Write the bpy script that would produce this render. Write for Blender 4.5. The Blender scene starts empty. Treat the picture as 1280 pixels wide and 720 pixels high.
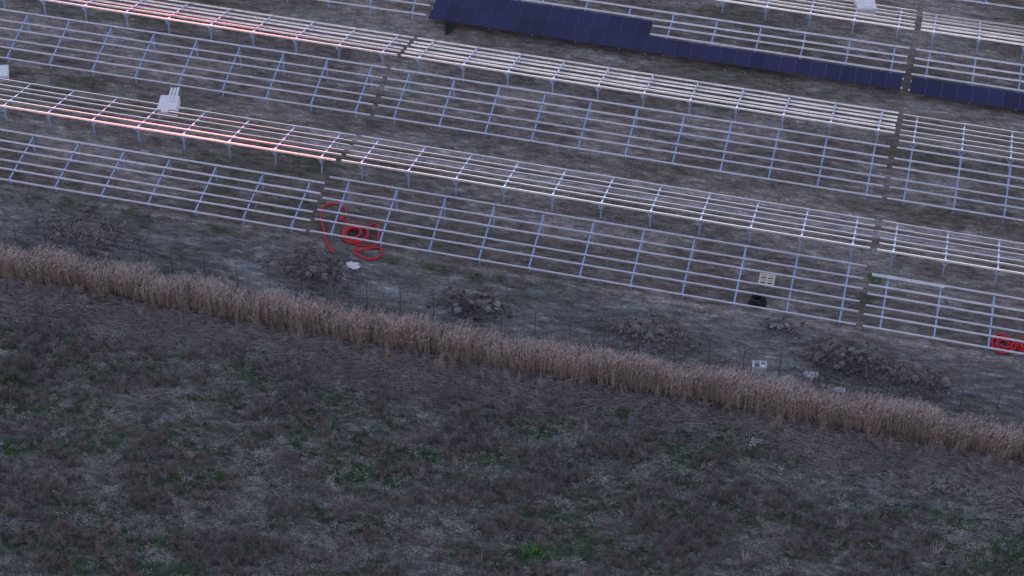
import bpy, math, random
import numpy as np
from mathutils import Vector, Matrix, Euler
random.seed(7); rng = np.random.default_rng(11)
sc = bpy.context.scene
COL = sc.collection

# ------------------------------------------------------------------ camera
# world axes: X runs along the rows of frames, Y across them (away from the field), Z up
cam_d = bpy.data.cameras.new("camera"); cam = bpy.data.objects.new("camera", cam_d); COL.objects.link(cam)
cam_d.sensor_width = 36.0; cam_d.lens = 36.0 * 2490.0 / 1280.0
cam_d.clip_start = 1.0; cam_d.clip_end = 3000.0
PITCH, ROLL, YAW = math.radians(39.834), math.radians(1.181), math.radians(13.302)
cam.matrix_world = (Matrix.Translation((23.266, -98.407, 84.356)) @ Matrix.Rotation(YAW, 4, 'Z')
                    @ Matrix.Rotation(math.pi / 2 - PITCH, 4, 'X') @ Matrix.Rotation(ROLL, 4, 'Z'))
sc.camera = cam

# ------------------------------------------------------------------ world and sun
SUN_AZ, SUN_EL = math.radians(-20.0), math.radians(8.0)     # azimuth from +Y towards +X
sun_dir = Vector((math.sin(SUN_AZ) * math.cos(SUN_EL), math.cos(SUN_AZ) * math.cos(SUN_EL), math.sin(SUN_EL)))
w = bpy.data.worlds.new("World"); sc.world = w; w.use_nodes = True
nt = w.node_tree; nt.nodes.clear()
N = nt.nodes.new; Lk = nt.links.new
out = N('ShaderNodeOutputWorld'); bg = N('ShaderNodeBackground'); Lk(bg.outputs[0], out.inputs[0])
sky = N('ShaderNodeTexSky'); sky.sky_type = 'NISHITA'; sky.sun_disc = False
sky.sun_elevation = SUN_EL; sky.sun_rotation = SUN_AZ; sky.air_density = 1.0; sky.dust_density = 2.0; sky.ozone_density = 2.0
SKY_STRENGTH = 0.09
# thin high cloud: a pale veil over the clear sky, brighter low down, reddened round the sun's bearing
tc = N('ShaderNodeTexCoord'); sep = N('ShaderNodeSeparateXYZ'); Lk(tc.outputs['Generated'], sep.inputs[0])
ramp = N('ShaderNodeValToRGB'); Lk(sep.outputs[2], ramp.inputs[0])
cr = ramp.color_ramp; cr.elements[0].position = 0.0; cr.elements[0].color = (2.5, 2.35, 2.65, 1)
cr.elements[1].position = 1.0; cr.elements[1].color = (.38, .46, .76, 1)
e = cr.elements.new(.10); e.color = (2.45, 2.38, 2.72, 1)
e = cr.elements.new(.25); e.color = (1.16, 1.18, 1.36, 1)
e = cr.elements.new(.55); e.color = (.54, .57, .80, 1)
veil = N('ShaderNodeVectorMath'); veil.operation = 'SCALE'; Lk(ramp.outputs[0], veil.inputs[0]); veil.inputs['Scale'].default_value = 3.2
add = N('ShaderNodeVectorMath'); add.operation = 'ADD'
damp = N('ShaderNodeVectorMath'); damp.operation = 'SCALE'; damp.inputs['Scale'].default_value = .10
Lk(sky.outputs[0], damp.inputs[0]); Lk(damp.outputs[0], add.inputs[0]); Lk(veil.outputs[0], add.inputs[1])
Lk(add.outputs[0], bg.inputs[0]); bg.inputs[1].default_value = SKY_STRENGTH
sun_d = bpy.data.lights.new("sun", 'SUN'); sun = bpy.data.objects.new("sun", sun_d); COL.objects.link(sun)
sun_d.energy = 0.09; sun_d.angle = math.radians(3.0); sun_d.color = (1.0, .05, .045)
sun.rotation_euler = sun_dir.to_track_quat('Z', 'Y').to_euler()
sc.view_settings.view_transform = 'Standard'; sc.view_settings.look = 'None'
sc.view_settings.exposure = 1.27; sc.view_settings.gamma = 1.0

# ------------------------------------------------------------------ helpers
def tag(o, label=None, cat=None, group=None, kind=None):
    if label: o['label'] = label
    if cat: o['category'] = cat
    if group: o['group'] = group
    if kind: o['kind'] = kind
    return o

def empty(name, loc, rz=0.0):
    o = bpy.data.objects.new(name, None); COL.objects.link(o)
    o.location = loc; o.rotation_euler = (0, 0, rz); o.empty_display_size = .3
    return o

def link(name, me, parent=None, loc=(0, 0, 0), rot=None, col=None):
    o = bpy.data.objects.new(name, me); (col or COL).objects.link(o)
    o.parent = parent; o.location = loc
    if rot is not None:
        if isinstance(rot, Matrix): o.rotation_euler = rot.to_euler()
        else: o.rotation_euler = rot
    return o

class MB:
    def __init__(s): s.v = []; s.f = []; s.m = []
    def add(s, vs, fs, mi=0):
        b = len(s.v); s.v += [tuple(p) for p in vs]; s.f += [tuple(i + b for i in f) for f in fs]; s.m += [mi] * len(fs); return s
    def box(s, c, d, M=None, mi=0):
        x, y, z = [k / 2 for k in d]
        vs = [Vector((i * x, j * y, k * z)) for i in (-1, 1) for j in (-1, 1) for k in (-1, 1)]
        if M is not None: vs = [M @ p for p in vs]
        c = Vector(c); vs = [p + c for p in vs]
        return s.add(vs, [(0, 1, 3, 2), (4, 6, 7, 5), (0, 4, 5, 1), (2, 3, 7, 6), (0, 2, 6, 4), (1, 5, 7, 3)], mi)
    def bar(s, a, b, wd, ht=None, mi=0):
        a, b = Vector(a), Vector(b); d = b - a; q = d.to_track_quat('X', 'Z').to_matrix()
        return s.box((a + b) / 2, (d.length, wd, ht or wd), q, mi)
    def tube(s, pts, r, n=8, mi=0, closed=False, rib=None):
        pts = [Vector(p) for p in pts]; k = len(pts); vs = []; fs = []
        for i, p in enumerate(pts):
            t = (pts[min(i + 1, k - 1)] - pts[max(i - 1, 0)]).normalized()
            up = Vector((0, 0, 1)) if abs(t.z) < .95 else Vector((1, 0, 0))
            a = t.cross(up).normalized(); b = a.cross(t).normalized()
            rr = r[i] if hasattr(r, '__len__') else r
            if rib and i % 2: rr *= rib
            vs += [p + (a * math.cos(2 * math.pi * j / n) + b * math.sin(2 * math.pi * j / n)) * rr for j in range(n)]
        for i in range(k - 1):
            for j in range(n):
                fs.append((i * n + j, i * n + (j + 1) % n, (i + 1) * n + (j + 1) % n, (i + 1) * n + j))
        fs.append(tuple(range(n - 1, -1, -1))); fs.append(tuple((k - 1) * n + j for j in range(n)))
        return s.add(vs, fs, mi)
    def mesh(s, name, mats, smooth=False):
        me = bpy.data.meshes.new(name); me.from_pydata(s.v, [], s.f)
        for m in (mats if isinstance(mats, (list, tuple)) else [mats]): me.materials.append(m)
        me.polygons.foreach_set('material_index', s.m)
        if smooth: me.polygons.foreach_set('use_smooth', [True] * len(s.f))
        me.update(); return me

LATT = {}
def vnoise(x, y, seed, scale):
    n = 256
    if seed not in LATT: LATT[seed] = np.random.default_rng(seed).random((n, n))
    lat = LATT[seed]
    x = np.asarray(x, float) / scale + 1000.3; y = np.asarray(y, float) / scale + 1000.7
    xi = np.floor(x).astype(int); yi = np.floor(y).astype(int); fx = x - xi; fy = y - yi
    fx = fx * fx * (3 - 2 * fx); fy = fy * fy * (3 - 2 * fy)
    g = lambda i, j: lat[i % n, j % n]
    return (g(xi, yi) * (1 - fx) * (1 - fy) + g(xi + 1, yi) * fx * (1 - fy) + g(xi, yi + 1) * (1 - fx) * fy + g(xi + 1, yi + 1) * fx * fy)
def fbm(x, y, seed, scale, octv=4):
    a = 0; amp = 1; tot = 0
    for k in range(octv):
        a = a + amp * vnoise(x, y, seed + k, scale / 2 ** k); tot += amp; amp *= .55
    return a / tot
def sstep(a, b, x):
    t = np.clip((np.asarray(x, float) - a) / (b - a), 0, 1); return t * t * (3 - 2 * t)

# ------------------------------------------------------------------ materials
def mat(name):
    m = bpy.data.materials.new(name); m.use_nodes = True; return m, m.node_tree, m.node_tree.nodes['Principled BSDF']
def nd(t, typ, **kw):
    n = t.nodes.new(typ)
    for k, v in kw.items(): setattr(n, k, v)
    return n
def simple(name, col, rough=.7, metal=0.0, var=.15, scale=6.0, bump=0.0, objrand=0.0, spec=.5):
    """base colour with a fine noise, an optional bump and a per-object (or per-instance) shift of value"""
    m, t, p = mat(name)
    tc = nd(t, 'ShaderNodeTexCoord'); no = nd(t, 'ShaderNodeTexNoise'); no.inputs['Scale'].default_value = scale; no.inputs['Detail'].default_value = 6
    t.links.new(tc.outputs['Object'], no.inputs['Vector'])
    mr = nd(t, 'ShaderNodeMapRange'); mr.inputs['From Min'].default_value = .3; mr.inputs['From Max'].default_value = .7
    mr.inputs['To Min'].default_value = 1 - var; mr.inputs['To Max'].default_value = 1 + var
    t.links.new(no.outputs['Fac'], mr.inputs['Value'])
    sc_ = nd(t, 'ShaderNodeVectorMath', operation='SCALE'); sc_.inputs[0].default_value = col; t.links.new(mr.outputs[0], sc_.inputs['Scale'])
    last = sc_.outputs[0]
    if objrand:
        oi = nd(t, 'ShaderNodeObjectInfo'); m2 = nd(t, 'ShaderNodeMapRange'); m2.inputs['To Min'].default_value = 1 - objrand; m2.inputs['To Max'].default_value = 1 + objrand
        t.links.new(oi.outputs['Random'], m2.inputs['Value'])
        s2 = nd(t, 'ShaderNodeVectorMath', operation='SCALE'); t.links.new(last, s2.inputs[0]); t.links.new(m2.outputs[0], s2.inputs['Scale']); last = s2.outputs[0]
    t.links.new(last, p.inputs['Base Color'])
    p.inputs['Roughness'].default_value = rough; p.inputs['Metallic'].default_value = metal
    p.inputs['Specular IOR Level'].default_value = spec
    if bump:
        b = nd(t, 'ShaderNodeBump'); b.inputs['Strength'].default_value = bump; b.inputs['Distance'].default_value = .03
        t.links.new(no.outputs['Fac'], b.inputs['Height']); t.links.new(b.outputs[0], p.inputs['Normal'])
    return m

M_rail = simple('galvanised_rail', (.90, .89, .91), .21, .82, .10, 1.2, objrand=.05)
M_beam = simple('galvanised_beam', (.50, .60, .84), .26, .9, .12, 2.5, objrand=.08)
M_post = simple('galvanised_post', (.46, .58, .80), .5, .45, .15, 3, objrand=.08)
M_frame = simple('panel_frame', (.055, .058, .115), .45, .2, .05)
M_fence = simple('fence_steel', (.075, .085, .095), .6, .3)
M_red = simple('red_corrugated_plastic', (.60, .022, .040), .5, 0, .12, 4)
M_black = simple('black_rubber', (.008, .008, .010), .5, 0, .2, 10)
M_tarp = simple('black_sheet', (.006, .006, .008), .7, 0, .2, 5)
M_white = simple('white_boards', (.86, .85, .90), .6, 0, .04, 2)
M_plast = simple('white_plastic', (.80, .82, .86), .45, 0, .06, 4)
M_film = simple('pale_film', (.42, .46, .52), .5, 0, .15, 5)
M_wood = simple('pallet_wood', (.80, .71, .62), .8, 0, .2, 9)
M_dark = simple('dark_inside', (.03, .035, .05), .8)
M_clod = simple('earth_clod', (.168, .158, .148), .95, 0, .45, 3.5, bump=.6, objrand=.35)
M_clodp = simple('pale_clod', (.27, .29, .29), .9, 0, .25, 5, bump=.6, objrand=.15)

def panel_mat():
    m, t, p = mat('blue_solar_cells')
    tc = nd(t, 'ShaderNodeTexCoord'); br = nd(t, 'ShaderNodeTexBrick'); br.offset = 0.0
    br.inputs['Scale'].default_value = 1.0; br.inputs['Mortar Size'].default_value = .004
    br.inputs['Brick Width'].default_value = .18; br.inputs['Row Height'].default_value = .092
    br.inputs['Color1'].default_value = (.017, .018, .068, 1); br.inputs['Color2'].default_value = (.021, .022, .080, 1); br.inputs['Mortar'].default_value = (.028, .030, .095, 1)
    t.links.new(tc.outputs['Object'], br.inputs['Vector'])
    oi = nd(t, 'ShaderNodeObjectInfo'); mr = nd(t, 'ShaderNodeMapRange'); mr.inputs['To Min'].default_value = .8; mr.inputs['To Max'].default_value = 1.35
    t.links.new(oi.outputs['Random'], mr.inputs['Value'])
    s = nd(t, 'ShaderNodeVectorMath', operation='SCALE'); t.links.new(br.outputs['Color'], s.inputs[0]); t.links.new(mr.outputs[0], s.inputs['Scale'])
    t.links.new(s.outputs[0], p.inputs['Base Color']); p.inputs['Roughness'].default_value = .18; p.inputs['Specular IOR Level'].default_value = .35
    return m
M_cell = panel_mat()

def ground_mat():
    m, t, p = mat('bare_soil_and_field')
    at = nd(t, 'ShaderNodeAttribute'); at.attribute_name = 'soil'
    tc = nd(t, 'ShaderNodeTexCoord')
    mp = nd(t, 'ShaderNodeMapping'); mp.inputs['Rotation'].default_value = (0, 0, math.radians(-9)); mp.inputs['Scale'].default_value = (.38, 1.0, 1.0)
    t.links.new(tc.outputs['Object'], mp.inputs['Vector'])
    n1 = nd(t, 'ShaderNodeTexNoise'); n1.inputs['Scale'].default_value = 2.2; n1.inputs['Detail'].default_value = 9; n1.inputs['Roughness'].default_value = .68
    n2 = nd(t, 'ShaderNodeTexNoise'); n2.inputs['Scale'].default_value = 5.0; n2.inputs['Detail'].default_value = 6; n2.inputs['Roughness'].default_value = .7
    t.links.new(mp.outputs[0], n1.inputs['Vector']); t.links.new(tc.outputs['Object'], n2.inputs['Vector'])
    r1 = nd(t, 'ShaderNodeMapRange'); r1.inputs['From Min'].default_value = .32; r1.inputs['From Max'].default_value = .70; r1.inputs['To Min'].default_value = .44; r1.inputs['To Max'].default_value = 1.70
    t.links.new(n1.outputs['Fac'], r1.inputs['Value'])
    r2 = nd(t, 'ShaderNodeMapRange'); r2.inputs['From Min'].default_value = .35; r2.inputs['From Max'].default_value = .68; r2.inputs['To Min'].default_value = .66; r2.inputs['To Max'].default_value = 1.38
    t.links.new(n2.outputs['Fac'], r2.inputs['Value'])
    mu = nd(t, 'ShaderNodeMath', operation='MULTIPLY'); t.links.new(r1.outputs[0], mu.inputs[0]); t.links.new(r2.outputs[0], mu.inputs[1])
    mp3 = nd(t, 'ShaderNodeMapping'); mp3.inputs['Rotation'].default_value = (0, 0, math.radians(-4)); mp3.inputs['Scale'].default_value = (.30, 1.15, 1.0); t.links.new(tc.outputs['Object'], mp3.inputs['Vector'])
    n3 = nd(t, 'ShaderNodeTexNoise'); n3.inputs['Scale'].default_value = 3.1; n3.inputs['Detail'].default_value = 7; n3.inputs['Roughness'].default_value = .75; n3.inputs['Distortion'].default_value = .6
    t.links.new(mp3.outputs[0], n3.inputs['Vector'])
    r3 = nd(t, 'ShaderNodeMapRange'); r3.inputs['From Min'].default_value = .54; r3.inputs['From Max'].default_value = .63; r3.inputs['To Min'].default_value = 1.0; r3.inputs['To Max'].default_value = 1.85
    t.links.new(n3.outputs['Fac'], r3.inputs['Value'])
    mu2 = nd(t, 'ShaderNodeMath', operation='MULTIPLY'); t.links.new(mu.outputs[0], mu2.inputs[0]); t.links.new(r3.outputs[0], mu2.inputs[1])
    s = nd(t, 'ShaderNodeVectorMath', operation='SCALE'); t.links.new(at.outputs['Color'], s.inputs[0]); t.links.new(mu2.outputs[0], s.inputs['Scale'])
    t.links.new(s.outputs[0], p.inputs['Base Color']); p.inputs['Roughness'].default_value = .95; p.inputs['Specular IOR Level'].default_value = .2
    ad = nd(t, 'ShaderNodeMath', operation='ADD'); t.links.new(n1.outputs['Fac'], ad.inputs[0]); t.links.new(n2.outputs['Fac'], ad.inputs[1])
    b = nd(t, 'ShaderNodeBump'); b.inputs['Strength'].default_value = .8; b.inputs['Distance'].default_value = .12
    t.links.new(ad.outputs[0], b.inputs['Height']); t.links.new(b.outputs[0], p.inputs['Normal'])
    return m
M_ground = ground_mat()

# ------------------------------------------------------------------ the ground: one sheet
MOUNDS = [  # x, y, radius x, radius y, height, label
    (-29.3, -1.9, 3.0, 1.7, .55, 'low dark heap of dug earth furthest left along the fence'),
    (-13.2, -1.6, 2.7, 1.6, .60, 'heap of dug earth below the long red hose coil'),
    (-1.9, -2.3, 2.2, 1.35, .75, 'earth heap with the palest broken slabs, behind the reeds near mid frame'),
    (9.6, -2.0, 2.6, 1.5, .60, 'rounded brown earth heap right of the heap with pale slabs'),
    (17.9, .7, 1.2, .6, .16, 'small scatter of clods just in front of the black coil'),
    (22.0, -1.5, 2.5, 1.5, .75, 'large earth heap with brown clods right of the white crate'),
    (26.6, -2.1, 2.6, 1.3, .62, 'dark earth heap furthest right along the fence')]
GREEN = [(-25.54, -18.44, 1.6), (-9.01, -17.64, .8), (-8.89, -16.17, .8), (-7.51, -17.59, .6), (-4.95, -16.91, .9), (-4.21, -18.81, .8), (6.94, -22.47, 1.0), (7.64, -20.03, .6),
         (8.81, -20.37, .8), (9.46, -21.8, .8), (2.52, -15.97, .9), (-.26, -16.71, .8), (3.57, -14.27, .9), (32.76, -15.61, 1.4), (14.64, -13.08, .9), (20.59, -10.78, .7), (24.91, -15.1, .7),
         (-25.54, -22.42, 1.0), (17.68, -10.85, .8), (19.31, -8.61, .6), (-19.93, -13.51, 1.0), (-13.63, -27.94, .8), (-11.87, -28.73, .8), (-17.95, -30.35, .9), (9.6, -9.97, .5), (25.17, -10.96, .7),
         (13.0, -12.11, .8), (16.05, -9.85, .6), (-14.35, -12.78, .9), (-13.49, -21.98, 1.3), (29.39, -13.24, .7), (27.63, -14.37, .7), (-.67, -10.63, .8), (-17.0, -20.4, 1.2), (-28.5, -17.0, 1.2)]
PALE = [(-5.34, -18.07), (25.5, -11.84), (24.61, -13.58), (31.43, -11.28), (32.45, -13.48), (31.7, -15.37), (15.2, -17.09), (-18.55, -25.09), (-19.19, -26.26), (-14.95, -26.24), (-13.03, -24.48),
        (-22.98, -28.12), (-21.15, -31.32), (-16.01, -14.15), (-17.21, -17.67), (-10.38, -18.5), (-8.21, -19.26), (-4.44, -24.54), (-2.22, -13.36), (-1.1, -13.35), (-4.02, -12.43), (4.75, -13.17),
        (8.17, -23.28), (9.3, -23.0), (.68, -24.27), (-3.81, -26.03), (-.93, -22.37), (.21, -22.14), (4.43, -13.68), (14.19, -15.95), (11.65, -15.26), (18.79, -13.36), (28.71, -10.71)]
BANK = [(-31.54, .9, .9), (-29.4, .9, .8), (-27.6, .8, .8), (-25.5, .8, .5), (-34.0, .8, .6), (-5.6, .75, .7), (-4.2, .75, .6), (-2.6, .75, .6), (-8.2, .8, .5), (-6.9, .8, .5), (-1.0, .8, .45), (-23.0, 5.0, 1.1), (-17.5, 9.0, 1.2), (23.2, 5.0, .8), (-16.0, 5.6, .7), (-4, 24.6, 1.2), (11.0, 25.0, 1.4), (2.0, .9, .5), (-20.5, .8, .5), (6.0, .8, .4)]
HOR = math.radians(13.3)
def rot_h(x, y):   # along and across the direction in which the field was once worked
    return x * math.cos(HOR) + y * math.sin(HOR), -x * math.sin(HOR) + y * math.cos(HOR)
def spots(x, y, pts, r=.9, stretch=1.5):
    a = np.zeros_like(np.asarray(x, float)); X, Y = rot_h(x, y)
    for p in pts:
        px, py = rot_h(p[0], p[1]); rr = p[2] if len(p) > 2 else r
        a = np.maximum(a, np.exp(-(((X - px) / (rr * stretch)) ** 2 + ((Y - py) / rr) ** 2)))
    return a
def green_mask(x, y):
    X, Y = rot_h(x, y); n = fbm(X / 2.2, Y, 31, .95, 4); big = fbm(X / 1.5, Y, 36, 7.0, 2)
    return np.clip(1.0 * sstep(.50, .60, n + .15 * (big - .5)) + spots(x, y, GREEN) * sstep(.30, .55, fbm(x, y, 44, .8, 3)), 0, 1)
def pale_mask(x, y):
    X, Y = rot_h(x, y); n = fbm(X / 2.6, Y, 71, .85, 4) + .25 * (fbm(X / 2, Y, 79, 6, 2) - .5); r = .03 * sstep(3, 22, x)
    return np.clip(sstep(.58, .72, n + r) * .7 + spots(x, y, PALE, .8, 1.9) * sstep(.36, .6, fbm(X / 1.8, Y, 75, .7, 3)), 0, 1)

def height(x, y):
    x = np.asarray(x, float); y = np.asarray(y, float)
    near = sstep(120, 60, np.abs(x)) * sstep(120, 70, np.abs(y))
    h = (fbm(x, y, 5, 14, 3) - .5) * .22 * near + (fbm(x, y, 9, 1.6, 4) - .5) * .10 * near
    h = h + .10 * np.exp(-((y - 1.25 - .12 * np.sin(x * .4)) / .22) ** 2) * near          # little bank left by the grader
    h = h - .16 * sstep(.9, -.5, y) * sstep(-9, -4, y)
    for (mx, my, rx, ry, mh, _) in MOUNDS:
        d = ((x - mx) / rx) ** 2 + ((y - my) / ry) ** 2
        h = h + .85 * mh * np.exp(-d * 1.5) * (.35 + 1.3 * fbm(x, y, 13, .7, 3))
    field = sstep(-8, -13, y)
    h = h + field * (fbm(x, y, 21, 2.4, 4) - .5) * .28 * near
    for wy in (8.6, 10.3, 22.6, 24.3, 36.2, 38.0):                                         # wheel ruts in the lanes
        h = h - .05 * np.exp(-((y - wy - .25 * np.sin(x * .07 + wy)) / .22) ** 2) * near
    return h
def hz(x, y): return float(height(np.array([x]), np.array([y]))[0])

def build_ground():
    xs = np.concatenate([-60 - np.geomspace(1, 1500, 16)[::-1], np.arange(-60, 52, .27), 52 + np.geomspace(1, 1500, 16)])
    ys = np.concatenate([-44 - np.geomspace(1, 1500, 16)[::-1], np.arange(-44, 52, .25), 52 + np.geomspace(1, 1500, 16)])
    X, Y = np.meshgrid(xs, ys); x = X.ravel(); y = Y.ravel(); z = height(x, y)
    nx, ny = len(xs), len(ys)
    me = bpy.data.meshes.new('ground')
    me.vertices.add(nx * ny); me.vertices.foreach_set('co', np.stack([x, y, z], 1).ravel())
    i = np.arange(nx - 1); j = np.arange(ny - 1); I, J = np.meshgrid(i, j); a = (J * nx + I).ravel()
    q = np.stack([a, a + 1, a + nx + 1, a + nx], 1).ravel(); nf = (nx - 1) * (ny - 1)
    me.loops.add(nf * 4); me.loops.foreach_set('vertex_index', q)
    me.polygons.add(nf); me.polygons.foreach_set('loop_start', np.arange(nf) * 4); me.polygons.foreach_set('loop_total', np.full(nf, 4))
    me.polygons.foreach_set('use_smooth', np.ones(nf, bool)); me.update()
    def c(v): return np.array(v)[None, :]
    def mix(A, B, k): return A * (1 - k[:, None]) + B * k[:, None]
    n = fbm(x / 2.2, y, 51, 3.0, 4); n2 = fbm(x, y, 57, 1.1, 3); n3 = fbm(x / 3, y, 61, 6.0, 3)
    plant = mix(c((.166, .152, .138)) + 0 * x[:, None], c((.250, .230, .212)), sstep(.45, .65, n))
    plant = mix(plant, c((.105, .108, .080)), sstep(.55, .68, n3) * .8)
    plant = mix(plant, c((.27, .26, .25)), sstep(.62, .72, fbm(x / 2.5, y, 91, 1.3, 3)) * .6)
    plant = mix(plant, c((.150, .126, .108)), sstep(.54, .66, fbm(x / 2.6, y, 97, 1.8, 3)) * .45)
    strip = mix(c((.122, .124, .117)) + 0 * x[:, None], c((.165, .162, .152)), sstep(.4, .6, n))
    plant = mix(plant, c((.150, .126, .108)), sstep(.54, .66, fbm(x / 2.6, y, 97, 1.8, 3)) * .45)
    strip = mix(strip, c((.25, .27, .28)), sstep(.60, .70, fbm(x / 2.6, y, 95, 1.2, 3)) * .45)
    k = sstep(.2, 1.1, y + .35 * (n2 - .5)); base = mix(strip, plant, k)
    edge = np.exp(-((y - 1.35 - .35 * (n2 - .5)) / .26) ** 2); base = mix(base, c((.30, .29, .28)), edge * .75)
    yy = y + .10 * (n2 - .5); on = sstep(-22, -17, x + 4 * (n - .5)); dk = np.exp(-((yy - 12.85) / .22) ** 2) + .8 * np.exp(-((yy - 11.2) / .35) ** 2); base = mix(base, c((.12, .105, .10)), np.clip(dk, 0, 1) * on * .6)
    track = sstep(11.62, 11.78, yy) * sstep(12.70, 12.52, yy) + .75 * sstep(13.12, 13.22, yy) * sstep(13.85, 13.65, yy); base = mix(base, c((.40, .365, .385)), np.clip(track, 0, 1) * on * .95)
    pl = spots(x, y, [(-23, 28.2, 1.2), (-20, 28.0, 1.0), (-17.4, 28.2, 1.2), (-25, 27.8, 1.0)], stretch=2.2); base = mix(base, c((.24, .25, .23)), pl * .8)
    bank = spots(x, y, BANK, stretch=1.6) * sstep(.3, .55, n2); base = mix(base, c((.062, .078, .045)), bank * .85)
    for (mx, my, rx, ry, mh, _) in MOUNDS:
        d = ((x - mx) / rx) ** 2 + ((y - my) / ry) ** 2; base = mix(base, c((.095, .093, .090)), np.exp(-d * 1.0) * .9)
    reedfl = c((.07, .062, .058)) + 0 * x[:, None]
    fallen = mix(c((.115, .104, .102)) + 0 * x[:, None], c((.185, .172, .172)), sstep(.45, .65, fbm(x / 2.5, y, 65, 1.4, 4)))
    gm = green_mask(x, y); pm = pale_mask(x, y)
    field = mix(c((.108, .112, .096)) + 0 * x[:, None], c((.145, .146, .132)), sstep(.4, .6, n))
    field = mix(field, c((.175, .175, .18)), pm * .5); field = mix(field, c((.060, .082, .050)), gm * .7)
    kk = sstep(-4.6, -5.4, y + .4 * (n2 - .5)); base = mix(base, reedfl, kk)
    kk = sstep(-7.2, -8.0, y + .5 * (n2 - .5)); base = mix(base, fallen, kk)
    kk = sstep(-9.2, -12.2, y + 2.4 * (n - .5)); base = mix(base, field, kk)
    col = np.ones((nx * ny, 4)); col[:, :3] = base
    at = me.color_attributes.new('soil', 'FLOAT_COLOR', 'POINT'); at.data.foreach_set('color', col.ravel())
    me.materials.append(M_ground)
    tag(link('ground', me), kind='structure')
build_ground()

# ------------------------------------------------------------------ rows of mounting frames
FL = 37.0; SL = 4.56; RAILS = [0.0, 1.0, 1.78, 2.78, 3.56, 4.56]; STEP = 3.45
def c_section_rail(seed, length):
    r = random.Random(seed); mb = MB(); w_, h_, t_ = .074, .130, .008
    sec = [(-w_ / 2, -h_), (w_ / 2, -h_), (w_ / 2, 0), (-w_ / 2, 0), (-w_ / 2, -t_ * 2.2), (w_ / 2 - t_, -t_), (w_ / 2 - t_, -h_ + t_), (-w_ / 2, -h_ + t_)]
    n = max(2, int(length / 3.2)); vs = []; fs = []
    for i in range(n + 1):
        oy, oz = (r.uniform(-.006, .006), r.uniform(-.010, .004)) if 0 < i < n else (0, 0)
        vs += [(length * i / n, a + oy, b + oz) for a, b in sec]
    m = len(sec)
    for i in range(n):
        for j in range(m):
            fs.append((i * m + j, (i + 1) * m + j, (i + 1) * m + (j + 1) % m, i * m + (j + 1) % m))
    fs.append(tuple(range(m))); fs.append(tuple(n * m + j for j in reversed(range(m))))
    return mb.add(vs, fs).mesh('rail', M_rail)
rail_meshes = [c_section_rail(s, FL) for s in range(4)]
beam_me = MB().box((0, SL / 2, -.125 - .075), (.095, SL + .10, .15)).box((0, SL / 2, -.125 - .003), (.11, SL + .10, .008)).mesh('beam', M_beam)
post_me = MB().box((0, 0, -.5), (.10, .012, 1)).box((.046, .04, -.5), (.008, .075, 1)).box((-.046, .04, -.5), (.008, .075, 1)).mesh('post', M_post)
vbrace_me = MB().bar((-.27, 0, -.24), (0, 0, -.72), .05).bar((.27, 0, -.24), (0, 0, -.72), .05).box((0, .05, -.23), (.62, .06, .05)).mesh('brace', M_post)
panel_me = (MB().box((.5575, .8775, .0175), (1.135, 1.755, .035), mi=0)
            .add([(.014, .020, .0375), (1.100, .020, .0375), (1.100, 1.735, .0375), (.014, 1.735, .0375)], [(0, 1, 2, 3)], 1).mesh('solar_panel', [M_frame, M_cell]))

def frame_table(kind, x, y, tilt, inc, s1, label, courses=(), group='bare solar mounting frames in long rows', zl=.6, twist=(0,) * 6, L=FL):
    """kind W: rises away from the field; C: rises towards it. x, y: left end of the LOW rail."""
    t, ic = math.radians(tilt), math.radians(inc)
    root = empty('mounting_frame', (x, y, 0)); tag(root, label, 'mounting frame', group)
    if kind == 'W':
        ex = Vector((math.cos(ic), 0, math.sin(ic))); org = Vector((0, 0, zl)); ey0 = Vector((0, math.cos(t), math.sin(t)))
    else:
        ex = Vector((-math.cos(ic), 0, -math.sin(ic))); org = Vector((L * math.cos(ic), 0, zl + L * math.sin(ic))); ey0 = Vector((0, -math.cos(t), math.sin(t)))
    ez = ex.cross(ey0).normalized(); ey = ez.cross(ex).normalized()
    R = Matrix((ex, ey, ez)).transposed()
    r = random.Random(int(x * 10 + y * 100))
    for i, l in enumerate(RAILS):
        tw = math.radians(twist[i] + r.uniform(-.25, .25))
        me = rail_meshes[r.randrange(4)]
        link('rail', me, root, org + R @ Vector((r.uniform(-.05, .05), l, 0)), R @ Matrix.Rotation(tw, 3, 'X'))
    n = 11
    for k in range(n):
        s = s1 + k * STEP; s = s if kind == 'W' else L - s
        if s < 0 or s > L: continue
        link('beam', beam_me, root, org + R @ Vector((s, 0, 0)), R)
        for l in (.22, SL - .30):
            p = org + R @ Vector((s, l, -.20)); g = hz(x + p.x, y + p.y)
            o = link('post', post_me, root, p); o.scale = (1, 1, max(.2, p.z - g + .25))
            if l < 1:
                q = org + R @ Vector((s, l + .95, -.22)); b = p - Vector((0, 0, max(.12, (p.z - g) * .75)))
                link('strut', MB().bar(b - p, q - p, .045).mesh('strut', M_post), root, p)
            elif kind == 'C':
                link('brace', vbrace_me, root, p + Vector((0, 0, .2)))
    for (c, n0, n1, off) in courses:
        for k in range(n0, n1):
            link('solar_panel', panel_me, root, org + R @ Vector((off + k * 1.15 + r.uniform(-.004, .004), -.378 + c * 1.78, .004)), R)
    return root

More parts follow.
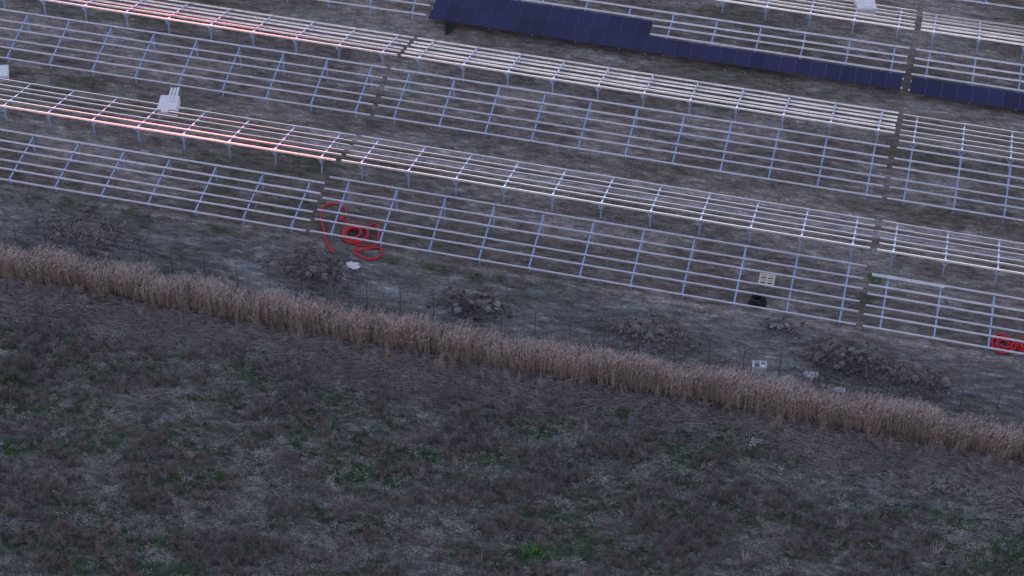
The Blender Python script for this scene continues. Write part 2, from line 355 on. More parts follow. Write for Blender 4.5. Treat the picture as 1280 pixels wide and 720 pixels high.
TW1 = (-5.5, -3.0, -5.5, -5.0, 1.6, 2.0)     # twist of each rail about its own length (low to high)
TW2 = (4.2, 4.0, 4.4, 3.8, 1.6, -1.5)
ROWS = [
 ('W', -51.879, 1.560, 9.63, .034, 1.42, 'bare frame facing the reeds in the nearest row, leftmost, above the dark earth heaps', (), None),
 ('W', -14.525, 1.648, 18.58, -.063, 1.43, 'long bare frame of the nearest row, over a tangled red hose and a black coil', (), None),
 ('W', 22.882, 1.590, 10.08, -.304, 1.14, 'bare frame of the nearest row at right edge, its top rail doubled at the left', (), None),
 ('C', -51.855, 12.984, 12.46, .069, 1.29, 'frame with glowing red rails passing over the stack of white boards at left', (), TW1),
 ('C', -14.482, 13.097, 12.62, -.178, 1.31, 'pale railed frame across the middle, second line from the reeds, over a pale dirt track', (), TW1),
 ('C', 23.000, 12.982, 12.17, -.143, 1.06, 'pale frame sloping away at the right edge, in the second line from the reeds', (), TW1),
 ('W', -51.676, 15.662, 16.93, .166, 1.37, 'wide open bluish frame at far left, third line from the reeds', (), None),
 ('W', -14.364, 15.818, 16.76, -.155, 1.45, 'wide open bluish frame across the middle, third line from the reeds', (), None),
 ('W', 23.069, 15.686, 17.19, -.338, 1.13, 'wide open bluish frame at the right edge, third line from the reeds', (), None),
 ('C', -51.606, 26.932, 14.79, -.223, 1.26, 'upper left frame with red glowing rails, fourth line from the reeds', (), TW2),
 ('C', -14.252, 26.719, 15.08, -.281, 1.35, 'closely foreshortened white-railed frame just below the dark blue panels', (), TW2),
 ('C', 23.138, 26.257, 9.58, -.344, 1.07, 'white-railed frame below the panels at the right edge, fourth line from the reeds', (), (0,) * 6),
 ('W', -14.263, 29.935, 9.37, -.172, 1.44, 'frame partly covered with dark blue solar panels, one full course and half of a second', ((0, 0, 32, .1), (1, 0, 15, .1)), None),
 ('W', 23.244, 29.616, 10.40, -.195, 1.09, 'frame at the right edge with a single bottom course of dark blue solar panels', ((0, 0, 32, .1),), None),
 ('W', -51.328, 29.512, 18.37, .522, 1.27, 'bare frame at the top edge left of the dark blue panels', (), None),
 ('C', -14.142, 41.478, 13.41, -.453, 1.29, 'white-railed frame near the top edge passing over a white load, right of the panels', (), (0,) * 6),
 ('C', 23.332, 40.911, 14.54, -.183, 1.05, 'short visible white-railed frame in the top right corner above the single panel course', (), (0,) * 6),
 ('W', 23.40, 43.70, 14.0, -.05, 1.18, 'farthest bare frame, only its low rail showing in the top right corner', (), None)]
for (k, x, y, t, i, s1, lab, crs, tw) in ROWS:
    g = 'solar mounting frames in long rows'
    frame_table(k, x, y, t, i, s1, lab, crs, g, twist=tw or (0,) * 6)

# loose rail lying along the top rail of the near right-hand frame
ti = math.radians(10.08)
lr = c_section_rail(9, 4.7)
o = link('loose_rail', lr, None, (22.95, 1.590 + math.cos(ti) * 4.36, .6 + math.sin(ti) * 4.36 + .09), Euler((ti, math.radians(.3), 0)))
tag(o, 'loose steel rail laid double against the top rail of the near right frame', 'steel rail')

# ------------------------------------------------------------------ earth heaps
def clod_mesh(seed, pale=False):
    r = random.Random(seed); import bmesh
    bm = bmesh.new(); bmesh.ops.create_icosphere(bm, subdivisions=1, radius=.5)
    sx, sy, sz = r.uniform(.8, 1.3), r.uniform(.55, 1.0), r.uniform(.4, .8)
    for v in bm.verts:
        v.co *= r.uniform(.72, 1.15); v.co.x *= sx; v.co.y *= sy; v.co.z *= sz
    me = bpy.data.meshes.new('clod'); bm.to_mesh(me); bm.free(); me.materials.append(M_clodp if pale else M_clod); return me
clods = [clod_mesh(s) for s in range(6)]; clods_p = [clod_mesh(s + 20, True) for s in range(3)]
for mi, (mx, my, rx, ry, mh, lab) in enumerate(MOUNDS):
    r = random.Random(100 + mi); z0 = hz(mx, my)
    root = empty('earth_heap', (mx, my, z0 - mh * .4)); tag(root, lab, 'earth heap', 'heaps of dug earth along the fence')
    # loose crumbs, nobody could count them: joined
    vs = []; fs = []; cnt = int(820 * rx * ry / 3.5)
    tmpl = [np.array([v.co[:] for v in m.vertices]) for m in clods]; tf = [[tuple(p.vertices) for p in m.polygons] for m in clods]
    for k in range(cnt):
        a = r.uniform(0, 2 * math.pi); q = min(1.45, abs(r.gauss(0, .62))); px = mx + math.cos(a) * q * rx; py = my + math.sin(a) * q * ry
        j = r.randrange(6); s = r.choice((.10, .13, .17, .23, .32)) * r.uniform(.8, 1.2)
        M = Euler((r.uniform(0, 6), r.uniform(0, 6), r.uniform(0, 6))).to_matrix(); P = (tmpl[j] * s) @ np.array(M).T
        P = P + np.array([px - mx, py - my, hz(px, py) + s * .12 - root.location.z]); b = len(vs); vs += P.tolist(); fs += [tuple(i + b for i in f) for f in tf[j]]
    me = bpy.data.meshes.new('crumbs'); me.from_pydata(vs, [], fs); me.materials.append(M_clod)
    tag(link('crumbled_earth', me, root), kind='stuff')
    nb = 24 if mi in (2, 5) else 18 if rx > 2 else 4
    for k in range(nb):
        a = r.uniform(0, 2 * math.pi); q = r.uniform(.1, .85); px = math.cos(a) * q * rx; py = math.sin(a) * q * ry
        pale = (mi == 2 and k < 7) or (mi == 5 and k < 3) or (mi == 3 and k < 1) or (mi == 4 and k < 2)
        s = r.uniform(.40, .72) * (1.15 if mi == 2 and pale else 1)
        o = link('clod', r.choice(clods_p if pale else clods), root, (px, py, hz(mx + px, my + py) - root.location.z + s * .16), Euler((r.uniform(-.5, .5), r.uniform(-.5, .5), r.uniform(0, 6))))
        o.scale = (s, s, s)

# ------------------------------------------------------------------ wire fence behind the reeds
FY = -4.25; root = empty('wire_fence', (0, FY, 0))
tag(root, 'thin dark wire mesh fence on slim posts running right behind the reeds', 'fence')
fp = MB().tube([(0, 0, -.3), (0, 0, 2.05)], .024, 6).tube([(0, 0, 2.05), (0, .10, 2.20)], .015, 5).mesh('fence_post', M_fence)
k0 = -13
for k in range(k0, 33):
    px = -24.4 + 2.25 * k + random.uniform(-.05, .05); link('fence_post', fp, root, (px, random.uniform(-.04, .04), hz(px, FY)), Euler((random.uniform(-.02, .02), random.uniform(-.02, .02), 0)))
mb = MB(); x0 = -24.4 + 2.25 * k0; x1 = -24.4 + 2.25 * 32
for z in (.1, .55, 1.0, 1.5, 1.95):
    mb.tube([(x0 + (x1 - x0) * i / 90, .035, z + hz(x0 + (x1 - x0) * i / 90, FY)) for i in range(91)], .0045, 3)
nw = int((x1 - x0) / .25)
for i in range(nw):
    xx = x0 + i * .25; z = hz(xx, FY)
    mb.tube([(xx, .035, z + .05), (xx, .035, z + 1.97)], .0025, 3)
tag(link('wire_mesh', mb.mesh('wire_mesh', M_fence), root), kind='stuff')

# ------------------------------------------------------------------ red hoses, black coil, pallet and other things on the ground
def smooth_path(pts, n=14):
    P = [Vector(p) for p in pts]; P = [P[0]] + P + [P[-1]]; res = []
    for i in range(1, len(P) - 2):
        for k in range(n):
            t = k / n; a, b, c, d = P[i - 1], P[i], P[i + 1], P[i + 2]
            res.append(.5 * ((2 * b) + (c - a) * t + (2 * a - 5 * b + 4 * c - d) * t * t + (3 * b - a - 3 * c + d) * t ** 3))
    return res
def hose(name, pts, r, origin, material, n=8, rib=.86, step=.055):
    P = smooth_path(pts); out_ = [P[0]]; acc = 0     # even steps so that the ribs are even
    for a, b in zip(P, P[1:]):
        d = (b - a).length
        while acc + d >= step:
            t = (step - acc) / d; a = a + (b - a) * t; out_.append(a.copy()); d = (b - a).length; acc = 0
            if d < 1e-6: break
        acc += d
    o = Vector(origin); return MB().tube([p - o for p in out_], r, n, rib=rib).mesh(name, material, smooth=True)
def onground(p, lift): return (p[0], p[1], hz(p[0], p[1]) + lift)
c1 = [(-12.45, .35), (-12.72, .62), (-13.15, 1.15), (-13.62, 1.95), (-14.0, 2.8), (-14.42, 3.6), (-14.72, 4.4), (-14.66, 5.1), (-14.0, 5.55), (-13.3, 5.3), (-12.98, 4.65), (-13.2, 4.0), (-13.5, 3.85), (-13.0, 3.95), (-12.3, 3.6)]
path = [onground(p, .10) for p in c1]
cx, cy = -11.70, 2.62
for k in range(0, 62):          # wound heap
    a = 2.2 + k * .62; q = .40 + .52 * (.5 + .5 * math.sin(k * .29))
    path.append((cx + math.cos(a) * q * 1.0, cy + math.sin(a) * q * 1.05, hz(cx, cy) + .10 + .0055 * k * (1.3 - q)))
tail = [(-11.3, 3.5), (-10.75, 4.05), (-10.35, 3.7), (-10.1, 2.9), (-10.0, 2.2), (-10.3, 1.75), (-10.9, 1.6), (-11.2, 1.35), (-10.95, .95), (-10.3, 1.35), (-9.75, 1.75), (-9.35, 1.3), (-9.5, .65), (-10.1, .35), (-10.8, .55), (-11.3, .85)]
path += [onground(p, .10 + .05 * math.sin(i)) for i, p in enumerate(tail)]
og = (-12.0, 2.6, hz(-12, 2.6))
o = link('hose_coil', hose('hose_coil', path, .082, og, M_red), None, og)
tag(o, 'long red corrugated hose, tangled with a wide loop beneath the near middle frame', 'hose', 'red corrugated hoses')
def red_ring(cx, cy, lab, ph, rx=.62, ry=.85):
    p = []
    for k in range(46):
        a = ph + k * .6; q = .72 + .30 * math.sin(k * .45 + ph); p.append((cx + math.cos(a) * q * rx * 1.25, cy + math.sin(a) * q * ry, hz(cx, cy) + .09 + .0035 * k + .04 * math.sin(k * 1.7)))
    og = (cx, cy, hz(cx, cy)); o = link('hose_coil', hose('hose_coil', p, .080, og, M_red), None, og)
    tag(o, lab, 'hose', 'red corrugated hoses')
red_ring(31.85, 2.55, 'red corrugated hose coil at the right edge, the left one of the pair there', .4)
red_ring(33.55, 2.75, 'red corrugated hose coil cut by the right edge of the frame', 2.1)
# black coil standing low
p = []
for k in range(90):
    a = k * .5; q = .46 + .11 * math.sin(k * .33) - .0014 * k; p.append((math.cos(a) * q, math.sin(a) * q, .06 + .0065 * k))
bc = link('cable_coil', MB().tube(smooth_path(p, 3), .055, 7).mesh('cable_coil', M_black, True), None, (15.98, 2.60, hz(15.98, 2.6)), Euler((.10, -.05, .3)))
tag(bc, 'black coil of thick cable lying beside the low rail of the near middle frame', 'cable coil')

def pallet_parts(root, sx=1.2, sy=1.0, slats=6, z0=0.0):
    sl = MB().box((0, 0, 0), (sx, .095, .022)).mesh('slat', M_wood); bl = MB().box((0, 0, 0), (.11, sy, .09)).mesh('bearer', M_wood)
    for i in range(slats): link('slat', sl, root, (0, -sy / 2 + .06 + i * (sy - .12) / (slats - 1), z0 + .135), (0, 0, random.uniform(-.012, .012)))
    for i in (-1, 0, 1): link('bearer', bl, root, (i * (sx / 2 - .06), 0, z0 + .078))
    for i in (-1, 0, 1): link('slat', sl, root, (0, i * (sy / 2 - .06), z0 + .02))
r_ = empty('wooden_pallet', (16.20, 5.15, hz(16.2, 5.15) + .01), math.radians(2)); tag(r_, 'pale wooden pallet with open slats lying under the near middle frame', 'pallet'); pallet_parts(r_, 1.05, 1.2, 5)

def board_stack(x, y, rz, lab, w_, d_, h_, extra, skirt=0.0):
    z = hz(x, y); root = empty('board_stack', (x, y, z), rz); tag(root, lab, 'board stack', 'stacks of white boards under the frames')
    pallet_parts(root, w_, d_, 5)
    n = 9
    for i in range(n):
        link('board', MB().box((0, 0, 0), (w_ * random.uniform(.96, 1.02), d_ * random.uniform(.97, 1.01), h_ / n * .86)).mesh('board', M_white), root,
             (random.uniform(-.03, .03), random.uniform(-.03, .03), .15 + h_ / n * (i + .5)), (0, 0, random.uniform(-.02, .02)))
    for (ex, ey, ln, ww) in extra:
        link('long_board', MB().box((0, 0, 0), (ww, ln, .05)).mesh('long_board', M_white), root, (ex, ey, .15 + h_ + .035), (random.uniform(-.01, .01), 0, random.uniform(-.03, .03)))
    return root
board_stack(-29.25, 13.05, math.radians(13), 'stack of white boards with narrow boards sticking out behind, right of the left edge', 1.38, 1.85, .68, [(-.02, .95, 1.7, .17), (.22, .92, 1.8, .17), (.46, 1.0, 1.7, .17), (-.1, -1.05, .6, .5)])
board_stack(-43.15, 13.85, math.radians(24), 'stack of white boards cut by the left edge of the frame', 1.4, 1.5, .50, [])
board_stack(18.75, 40.9, math.radians(14), 'white board stack under the top frame at the upper edge, right of the panels', 1.5, 2.1, .70, [(.1, .3, 2.3, .6)])

# white crate by the fence: floor, four walls, handle bar
r_ = empty('plastic_crate', (17.02, -3.62, hz(17.02, -3.62)), math.radians(11)); tag(r_, 'open white plastic crate with dark inside standing by the fence', 'crate')
mb = MB().box((0, 0, .03), (.86, .60, .05)).box((-.39, 0, .30), (.09, .60, .54)).box((.40, 0, .30), (.06, .60, .54)).box((0, -.285, .30), (.72, .035, .54)).box((0, .285, .30), (.72, .035, .54)).box((.04, .08, .33), (.07, .36, .48)).box((.20, -.12, .50), (.28, .26, .04))
link('crate_shell', mb.mesh('crate_shell', M_plast), r_)
link('inner_shade', MB().box((-.18, 0, .12), (.30, .50, .14)).box((.22, 0, .10), (.26, .50, .11)).mesh('inner_shade', M_dark), r_)  # dark blocks stand in for the shade inside the open crate

def film(name, x, y, wx, wy, lab, cat, m, seed, hgt=.22):
    n = 14; mb = MB(); vs = []; fs = []; X, Y = np.meshgrid(np.linspace(-1, 1, n), np.linspace(-1, 1, n)); rr = 1 + .35 * (vnoise(X.ravel() * 3, Y.ravel() * 3, seed, 1) - .5)
    H = np.maximum(0, (vnoise(X.ravel() * 5, Y.ravel() * 5, seed + 1, 1) - .25)) * hgt * (1.15 - .5 * (X.ravel() ** 2 + Y.ravel() ** 2))
    z0 = hz(x, y)
    for a, b, c, d in zip(X.ravel(), Y.ravel(), rr, H):
        px, py = a * wx / 2 * c, b * wy / 2 * c; vs.append((px, py, hz(x + px, y + py) - z0 + .015 + max(0, d)))
    for j in range(n - 1):
        for i in range(n - 1):
            u, v = (i - n / 2 + .5) / (n / 2), (j - n / 2 + .5) / (n / 2)
            if u * u + v * v < 1.05: fs.append((j * n + i, j * n + i + 1, (j + 1) * n + i + 1, (j + 1) * n + i))
    o = link(name, mb.add(vs, fs).mesh(name, m), None, (x, y, z0)); so = o.modifiers.new('thickness', 'SOLIDIFY'); so.thickness = .006
    tag(o, lab, cat)
film('plastic_sheet', -10.85, -.45, .95, .75, 'crumpled whitish plastic sheet on bare soil below the red hose coil', 'plastic sheet', M_plast, 3)
film('plastic_sheet', 20.25, -3.25, .9, .55, 'dull bluish plastic film lying between the white crate and the big earth heap', 'plastic sheet', M_film, 5, .10)
film('plastic_sheet', 22.2, -4.15, .75, .4, 'small pale plastic scrap lying just behind the reeds under the big earth heap', 'plastic sheet', M_film, 8, .14)

# black sheet hanging from the low panel edge as a triangle
n = 12; vs = []; fs = []
A, B, Cc = Vector((-12.75, 29.52, .62)), Vector((-11.75, 29.52, .60)), Vector((-12.42, 28.35, .04))
for j in range(n + 1):
    v = j / n
    for i in range(n + 1):
        u = i / n; pnt = (A.lerp(B, u)).lerp(Cc, v) + Vector((0, -.06 * math.sin(u * 9) * (1 - v) - .10 * math.sin(v * math.pi), -.10 * math.sin(v * math.pi)))
        vs.append(pnt - Vector((-12.3, 29.0, 0)))
for j in range(n):
    for i in range(n): fs.append((j * (n + 1) + i, j * (n + 1) + i + 1, (j + 1) * (n + 1) + i + 1, (j + 1) * (n + 1) + i))
o = link('black_sheet', MB().add(vs, fs).mesh('black_sheet', M_tarp, True), None, (-12.3, 29.0, 0)); o.modifiers.new('thickness', 'SOLIDIFY').thickness = .03
tag(o, 'black sheet hanging to a point below the left end of the panels', 'sheet')

# ------------------------------------------------------------------ vegetation
def instancer(name, label_kind, pts, rot, scl, idx, protos, cat=None):
    me = bpy.data.meshes.new(name); me.vertices.add(len(pts)); me.vertices.foreach_set('co', np.asarray(pts, np.float32).ravel())
    for nm, ty, key, a in (('rot', 'FLOAT_VECTOR', 'vector', rot), ('scl', 'FLOAT_VECTOR', 'vector', scl), ('idx', 'INT', 'value', idx)):
        at = me.attributes.new(nm, ty, 'POINT'); at.data.foreach_set(key, np.asarray(a).ravel())
    o = link(name, me); coll = bpy.data.collections.new(name + '_kinds')
    for k, pm in enumerate(protos): link(f'{name}_kind_{k:02d}', pm, col=coll)
    g = bpy.data.node_groups.new(name, 'GeometryNodeTree'); g.interface.new_socket('Geometry', in_out='INPUT', socket_type='NodeSocketGeometry'); g.interface.new_socket('Geometry', in_out='OUTPUT', socket_type='NodeSocketGeometry')
    gi = g.nodes.new('NodeGroupInput'); go = g.nodes.new('NodeGroupOutput'); ip = g.nodes.new('GeometryNodeInstanceOnPoints')
    ci = g.nodes.new('GeometryNodeCollectionInfo'); ci.inputs['Collection'].default_value = coll; ci.inputs['Separate Children'].default_value = True; ci.inputs['Reset Children'].default_value = True
    def na(nm, ty):
        q = g.nodes.new('GeometryNodeInputNamedAttribute'); q.data_type = ty; q.inputs['Name'].default_value = nm; return q.outputs['Attribute']
    er = g.nodes.new('FunctionNodeEulerToRotation')
    g.links.new(gi.outputs[0], ip.inputs['Points']); g.links.new(ci.outputs[0], ip.inputs['Instance']); ip.inputs['Pick Instance'].default_value = True
    g.links.new(na('idx', 'INT'), ip.inputs['Instance Index']); g.links.new(na('rot', 'FLOAT_VECTOR'), er.inputs[0]); g.links.new(er.outputs[0], ip.inputs['Rotation'])
    g.links.new(na('scl', 'FLOAT_VECTOR'), ip.inputs['Scale']); g.links.new(ip.outputs[0], go.inputs[0])
    md = o.modifiers.new('scatter', 'NODES'); md.node_group = g
    tag(o, kind='stuff'); return o

def blade(mb, base, tip, w_, bend=0.0, mi=0, segs=2):
    base, tip = Vector(base), Vector(tip); d = tip - base; sd = d.cross(Vector((random.uniform(-1, 1), random.uniform(-1, 1), .3))).normalized() * w_ / 2
    up = Vector((random.uniform(-1, 1), random.uniform(-1, 1), .4)) * bend; vs = []; fs = []
    for i in range(segs + 1):
        t = i / segs; p = base + d * t + up * math.sin(t * math.pi) * d.length; ww = sd * (1 - .75 * t)
        vs += [p - ww, p + ww]
    for i in range(segs): fs.append((2 * i, 2 * i + 1, 2 * i + 3, 2 * i + 2))
    mb.add(vs, fs, mi)

M_stalk = simple('reed_stalk', (.30, .230, .195), .75, 0, .25, 3, objrand=.30)
M_leaf = simple('reed_leaf', (.30, .245, .21), .8, 0, .25, 3, objrand=.28)
M_plume = simple('reed_plume', (.55, .46, .435), .9, 0, .2, 8, objrand=.22)
M_fallen = simple('fallen_reed', (.31, .275, .272), .85, 0, .2, 3, objrand=.35)
M_twig = simple('dead_weed', (.215, .182, .172), .9, 0, .25, 4, objrand=.35)
M_twig2 = simple('dead_weed_grey', (.29, .27, .26), .9, 0, .25, 4, objrand=.3)
M_straw = simple('straw', (.46, .47, .44), .85, 0, .2, 4, objrand=.35)
M_green = simple('green_weed', (.058, .165, .040), .7, 0, .3, 5, objrand=.35)
M_green2 = simple('dark_green_weed', (.052, .082, .042), .75, 0, .3, 5, objrand=.3)
M_bgreen = simple('bright_green_bush', (.060, .230, .040), .65, 0, .3, 6, objrand=.2)

def reed_clump(seed):
    random.seed(seed); mb = MB()
    for _ in range(13):
        bx, by = random.gauss(0, .24), random.gauss(0, .16); H = random.uniform(1.3, 2.3); lx, ly = random.gauss(0, .08), random.gauss(0, .08)
        top = Vector((bx + lx, by + ly, H)); mid = Vector((bx + lx * .35, by + ly * .35, H * .55))
        mb.tube([(bx, by, -.1), mid, top], [.010, .009, .005], 3, mi=0)
        for k in range(3):
            z = random.uniform(.5, 1.6); a = random.uniform(0, 6.3); ln = random.uniform(.25, .5); p = Vector((bx + lx * z / H, by + ly * z / H, z))
            blade(mb, p, p + Vector((math.cos(a) * ln * .5, math.sin(a) * ln * .5, ln * random.uniform(-.2, .6))), .03, .12, 1)
        a = random.uniform(0, 6.3) if random.random() < .4 else random.gauss(.3, .6); ln = random.uniform(.22, .36)      # plume nods to the right with the wind
        for k in range(11):
            t = k / 11; p = top + Vector((math.cos(a) * t * t * .16, math.sin(a) * t * t * .12, t * ln)); s = .050 * (math.sin(math.pi * min(1, t * .8 + .22))) + .008; b = random.uniform(0, 6.3)
            q = p + Vector((math.cos(b) * s, math.sin(b) * s, -.01 + random.uniform(0, .05)))
            blade(mb, p, q, .022, .1, 2, 1)
    return mb.mesh('reed_clump', [M_stalk, M_leaf, M_plume])
reeds_m = [reed_clump(300 + i) for i in range(10)]
n = 2500
x = rng.uniform(-54, 48, n); dens = rng.random(n)
front = -7.72 + .42 * (fbm(x, x * 0, 81, 3.0, 3) - .5) * 2 - .25 * (vnoise(x, x * 0, 85, .8) - .5)
depth = 1.45 + .5 * (vnoise(x, x * 0, 83, 5.0) - .5)
y = front + depth * dens ** 1.15; z = height(x, y)
sc_ = (.95 + .13 * (vnoise(x, y, 87, 1.4) - .5) * 2 + .15 * (vnoise(x, y * 0, 88, 9.0) - .5) * 2) * rng.uniform(.85, 1.1, n)
instancer('reed_bed', '', np.stack([x, y, z], 1), np.stack([rng.normal(0, .07, n) + .16 * (vnoise(x, y, 89, 1.3) - .5), rng.normal(0, .07, n) + .22 * (vnoise(x, y, 90, 1.7) - .5), rng.uniform(-.6, .6, n)], 1), np.stack([sc_, sc_, sc_ * .93 * (1.0 - .10 * dens) * rng.uniform(.88, 1.12, n)], 1), rng.integers(0, 10, n), reeds_m)
# stragglers and short broken reeds along the front foot
n = 480; x = rng.uniform(-54, 48, n); y = -8.0 - rng.random(n) ** 2 * 1.6; z = height(x, y); s = rng.uniform(.22, .55, n)
instancer('broken_reeds', '', np.stack([x, y, z], 1), np.stack([rng.normal(0, .35, n), rng.normal(0, .35, n), rng.uniform(0, 6.3, n)], 1), np.stack([s, s, s], 1), rng.integers(0, 10, n), reeds_m)

def fallen_clump(seed):
    random.seed(seed); mb = MB()
    for _ in range(34):
        a = random.gauss(0, .6); ln = random.uniform(.35, 1.0); p = Vector((random.gauss(0, .5), random.gauss(0, .4), random.uniform(.0, .22)))
        d = Vector((math.cos(a), math.sin(a), random.gauss(0, .12))) * ln
        blade(mb, p - d / 2, p + d / 2, random.uniform(.014, .030), random.uniform(0, .06), 0, 2)
    return mb.mesh('fallen_reeds', [M_fallen])
fm = [fallen_clump(330 + i) for i in range(6)]
n = 2300; x = rng.uniform(-54, 48, n); y = -7.9 - np.abs(rng.normal(0, 1.9, n)) - .4 * rng.random(n); keep = (fbm(x / 2, y, 65, 1.6, 3) > .42) | (y > -9.5); x, y = x[keep], y[keep]; n = len(x); z = height(x, y)
s = rng.uniform(.7, 1.15, n)
instancer('fallen_reeds', '', np.stack([x, y, z], 1), np.stack([rng.normal(0, .08, n), rng.normal(0, .08, n), rng.normal(-.10, .28, n)], 1), np.stack([s, s, s], 1), rng.integers(0, 6, n), fm)

def weed(seed, m, nst=22, H=(.25, .6), spread=.5, wd=.016, sub=3):
    random.seed(seed); mb = MB()
    for _ in range(nst):
        a = random.uniform(0, 6.3); ti = abs(random.gauss(0, spread)); h = random.uniform(*H)
        b = Vector((random.gauss(0, .07), random.gauss(0, .07), 0)); t = b + Vector((math.cos(a) * math.sin(ti), math.sin(a) * math.sin(ti), math.cos(ti))) * h
        blade(mb, b, t, wd, .08, 0, 2)
        for k in range(sub):
            f = random.uniform(.35, .95); p = b.lerp(t, f); a2 = a + random.gauss(0, .9); q = p + Vector((math.cos(a2), math.sin(a2), random.uniform(.3, 1.2))) * h * random.uniform(.14, .3)
            blade(mb, p, q, wd * .8, .05, 0, 1)
    return mb.mesh('weed', [m])
def leafy(seed, m, r=.28, h=.22, n=70, ls=.09):
    random.seed(seed); mb = MB()
    for _ in range(n):
        a = random.uniform(0, 6.3); q = r * random.random() ** .6; zz = h * random.random() * (1.1 - q / r * .7); p = Vector((math.cos(a) * q, math.sin(a) * q, zz))
        d = Vector((math.cos(a) * .7 + random.gauss(0, .5), math.sin(a) * .7 + random.gauss(0, .5), random.uniform(.1, .9))).normalized() * ls * random.uniform(.6, 1.3)
        blade(mb, p, p + d, ls * .42, .15, 0, 2)
    return mb.mesh('leafy_tuft', [m])
def straw(seed):
    random.seed(seed); mb = MB()
    for _ in range(30):
        a = random.uniform(-1.6, 1.6); ln = random.uniform(.08, .26); p = Vector((random.gauss(0, .20), random.gauss(0, .13), random.uniform(.02, .14))); d = Vector((math.cos(a), math.sin(a), random.gauss(0, .25))) * ln
        blade(mb, p - d / 2, p + d / 2, random.uniform(.012, .028), .12, 0, 2)
    return mb.mesh('straw_tuft', [M_straw])
twigs = [weed(400 + i, M_twig, 24, (.22, .55), .55) for i in range(5)] + [weed(410 + i, M_twig2, 18, (.2, .5), .6) for i in range(3)]
greens = [leafy(420 + i, M_green) for i in range(4)] + [leafy(430 + i, M_green2, .3, .2, 60) for i in range(4)]
straws = [straw(440 + i) for i in range(5)]
def area(n, x0=-54, x1=48, y0=-42, y1=-9.0): return rng.uniform(x0, x1, n), rng.uniform(y0, y1, n)
# dead weeds
x, y = area(66000); X, Y = rot_h(x, y)
d = sstep(.36, .62, fbm(X / 1.9, Y, 131, 1.1, 4)) * (1 - .75 * pale_mask(x, y)) * (1 - .5 * green_mask(x, y)) * sstep(-9.3, -12, y)
k = rng.random(len(x)) < .12 + .75 * d; x, y, d = x[k], y[k], d[k]; n = len(x)
s = rng.uniform(.45, 1.15, n) * (.65 + .6 * d)
instancer('dead_weeds', '', np.stack([x, y, height(x, y)], 1), np.stack([rng.normal(0, .12, n), rng.normal(0, .12, n), rng.uniform(0, 6.3, n)], 1), np.stack([s, s, s], 1), rng.integers(0, 8, n), twigs)
# green growth in the field and on the bank
x, y = area(52000, y1=-8.6); g = green_mask(x, y); k = rng.random(len(x)) < g * .55 + .16; x, y, g = x[k], y[k], g[k]; sp = spots(x, y, GREEN); n = len(x)
s = rng.uniform(.35, .95, n) * (.7 + .35 * sp); bright = rng.random(n) < .18 + .75 * sp
idx = np.where(bright, rng.integers(0, 4, n), rng.integers(4, 8, n))
instancer('green_weeds', '', np.stack([x, y, height(x, y)], 1), np.stack([rng.normal(0, .1, n), rng.normal(0, .1, n), rng.uniform(0, 6.3, n)], 1), np.stack([s, s, s * .8], 1), idx, greens)
x = rng.uniform(-54, 48, 9000); y = rng.uniform(-.6, 30, 9000); g = 1.7 * spots(x, y, BANK, stretch=1.6) + .06 * sstep(.6, .72, fbm(x / 2, y, 61, 6.0, 3)); k = rng.random(9000) < g * .5; x, y = x[k], y[k]; n = len(x); s = rng.uniform(.2, .5, n)
instancer('grass_on_bank', '', np.stack([x, y, height(x, y)], 1), np.stack([rng.normal(0, .1, n), rng.normal(0, .1, n), rng.uniform(0, 6.3, n)], 1), np.stack([s, s, s * .7], 1), rng.integers(4, 8, n), greens)
# straw
x, y = area(46000, y1=-9.5); g = pale_mask(x, y); k = rng.random(len(x)) < g * .6 + .14; x, y = x[k], y[k]; n = len(x); s = rng.uniform(.6, 1.3, n)
instancer('pale_straw', '', np.stack([x, y, height(x, y)], 1), np.stack([rng.normal(0, .1, n), rng.normal(0, .1, n), rng.normal(.15, .5, n)], 1), np.stack([s, s, s], 1), rng.integers(0, 5, n), straws)

# loose stones and clods strewn over the bare soil
n = 15000; x = rng.uniform(-54, 48, n); y = rng.uniform(-4.8, 47, n); k = (fbm(x / 2, y, 141, 2.2, 3) > .47) | (rng.random(n) < .25); x, y = x[k], y[k]; n = len(x); s = rng.uniform(.05, .11, n) * (1 + 1.1 * (rng.random(n) < .06))
instancer('loose_stones', '', np.stack([x, y, height(x, y) + s * .1], 1), np.stack([rng.uniform(-.5, .5, n), rng.uniform(-.5, .5, n), rng.uniform(0, 6.3, n)], 1), np.stack([s * 1.5, s, s], 1), rng.integers(0, 9, n), clods + clods_p)

# plants one can single out
def plant(name, x, y, parts, lab, cat, grp=None, rz=0):
    root = empty(name, (x, y, hz(x, y)), rz); tag(root, lab, cat, grp)
    for (pn, me) in parts: link(pn, me, root)
    return root
def fan(seed, m, H=1.0, nst=16, spread=.38, wd=.03):
    random.seed(seed); mb = MB()
    for i in range(nst):
        a = -spread + 2 * spread * (i + random.random()) / nst; h = H * random.uniform(.75, 1.05); b = Vector((random.gauss(0, .05), random.gauss(0, .05), 0)); t = b + Vector((math.sin(a), random.gauss(0, .16), math.cos(a))) * h
        mb.tube([b, b.lerp(t, .5) + Vector((math.sin(a) * .05, 0, 0)), t], [wd / 2, wd / 2.4, wd / 5], 4)
        for k in range(3):
            p = b.lerp(t, random.uniform(.4, .9)); blade(mb, p, p + Vector((math.sin(a) * .5 + random.gauss(0, .3), random.gauss(0, .3), 1)) * h * .2, wd * .5, .05, 0, 1)
    return mb.mesh('stems', [m])
grp = 'dry shrubs with upright stems in the field'
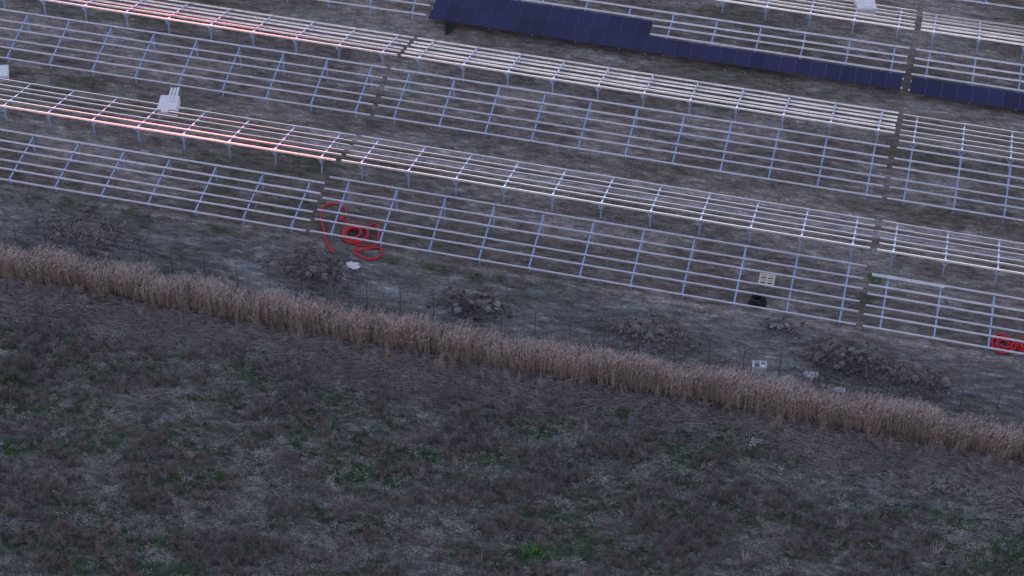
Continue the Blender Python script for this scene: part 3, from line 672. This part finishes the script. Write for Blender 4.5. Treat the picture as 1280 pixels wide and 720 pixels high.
plant('dry_shrub', 4.19, -24.3, [('stems', fan(500, M_twig2, 1.15, 13, .33))], 'fan of dry upright stems at the bottom edge, left of the bright green bush', 'shrub', grp)
plant('dry_shrub', .80, -17.1, [('stems', fan(501, M_twig2, 1.05, 18, .30, .026))], 'dry brownish tuft of upright stems in mid field, left of centre bottom', 'shrub', grp)
plant('dry_shrub', -1.4, -15.3, [('stems', fan(502, M_twig, 1.1, 20, .5, .026))], 'broad dry shrub just up and left of the brownish stem tuft', 'shrub', grp)
plant('dry_shrub', 23.75, -16.35, [('stems', fan(503, M_twig2, 1.0, 12, .5))], 'dry shrub with bent pale stems in the right part of the field', 'shrub', grp)
plant('dry_shrub', 18.7, -20.2, [('stems', fan(504, M_twig2, 1.2, 10, .3))], 'pale stemmed dry shrub near the bottom edge, right of the middle', 'shrub', grp)
plant('dry_shrub', 28.1, -8.75, [('stems', fan(505, M_fallen, 1.3, 14, .3))], 'pale standing stems in front of the reeds near the right edge', 'shrub', grp)
for (sx, sy, sd, hh, lb) in ((-14.6, -20.6, 510, .8, 'low dry shrub in the left part of the field, above the pale straw'), (-4.2, -21.6, 511, .9, 'dry shrub in mid field left of the fan of upright stems'),
                             (13.6, -18.4, 512, .9, 'small dry shrub between the bright bush and the pale stemmed shrub'), (29.2, -16.8, 513, .85, 'dry shrub at the lower right corner of the field')):
    plant('dry_shrub', sx, sy, [('stems', fan(sd, M_twig2, hh, 15, .55, .024))], lb, 'shrub', grp)
plant('dry_stalk', 7.75, -12.6, [('stems', fan(506, M_twig2, 1.7, 5, .05, .04))], 'single tall pale stalk standing alone below the reeds', 'stalk')
plant('leafy_bush', 23.25, 7.16, [('leaves', leafy(520, M_bgreen, .55, .6, 240, .13))], 'small green bush in the gap between the near middle and near right frames', 'bush')
plant('leafy_bush', 9.5, -10.0, [('leaves', leafy(521, M_green2, .42, .5, 170, .12))], 'small dark green bush just below the fallen reeds right of the tall pale stalk', 'bush')
plant('leafy_bush', 6.95, -22.7, [('leaves', leafy(522, M_bgreen, .85, .55, 420, .13))], 'bright green leafy bush near the bottom edge, the brightest plant in the field', 'bush')
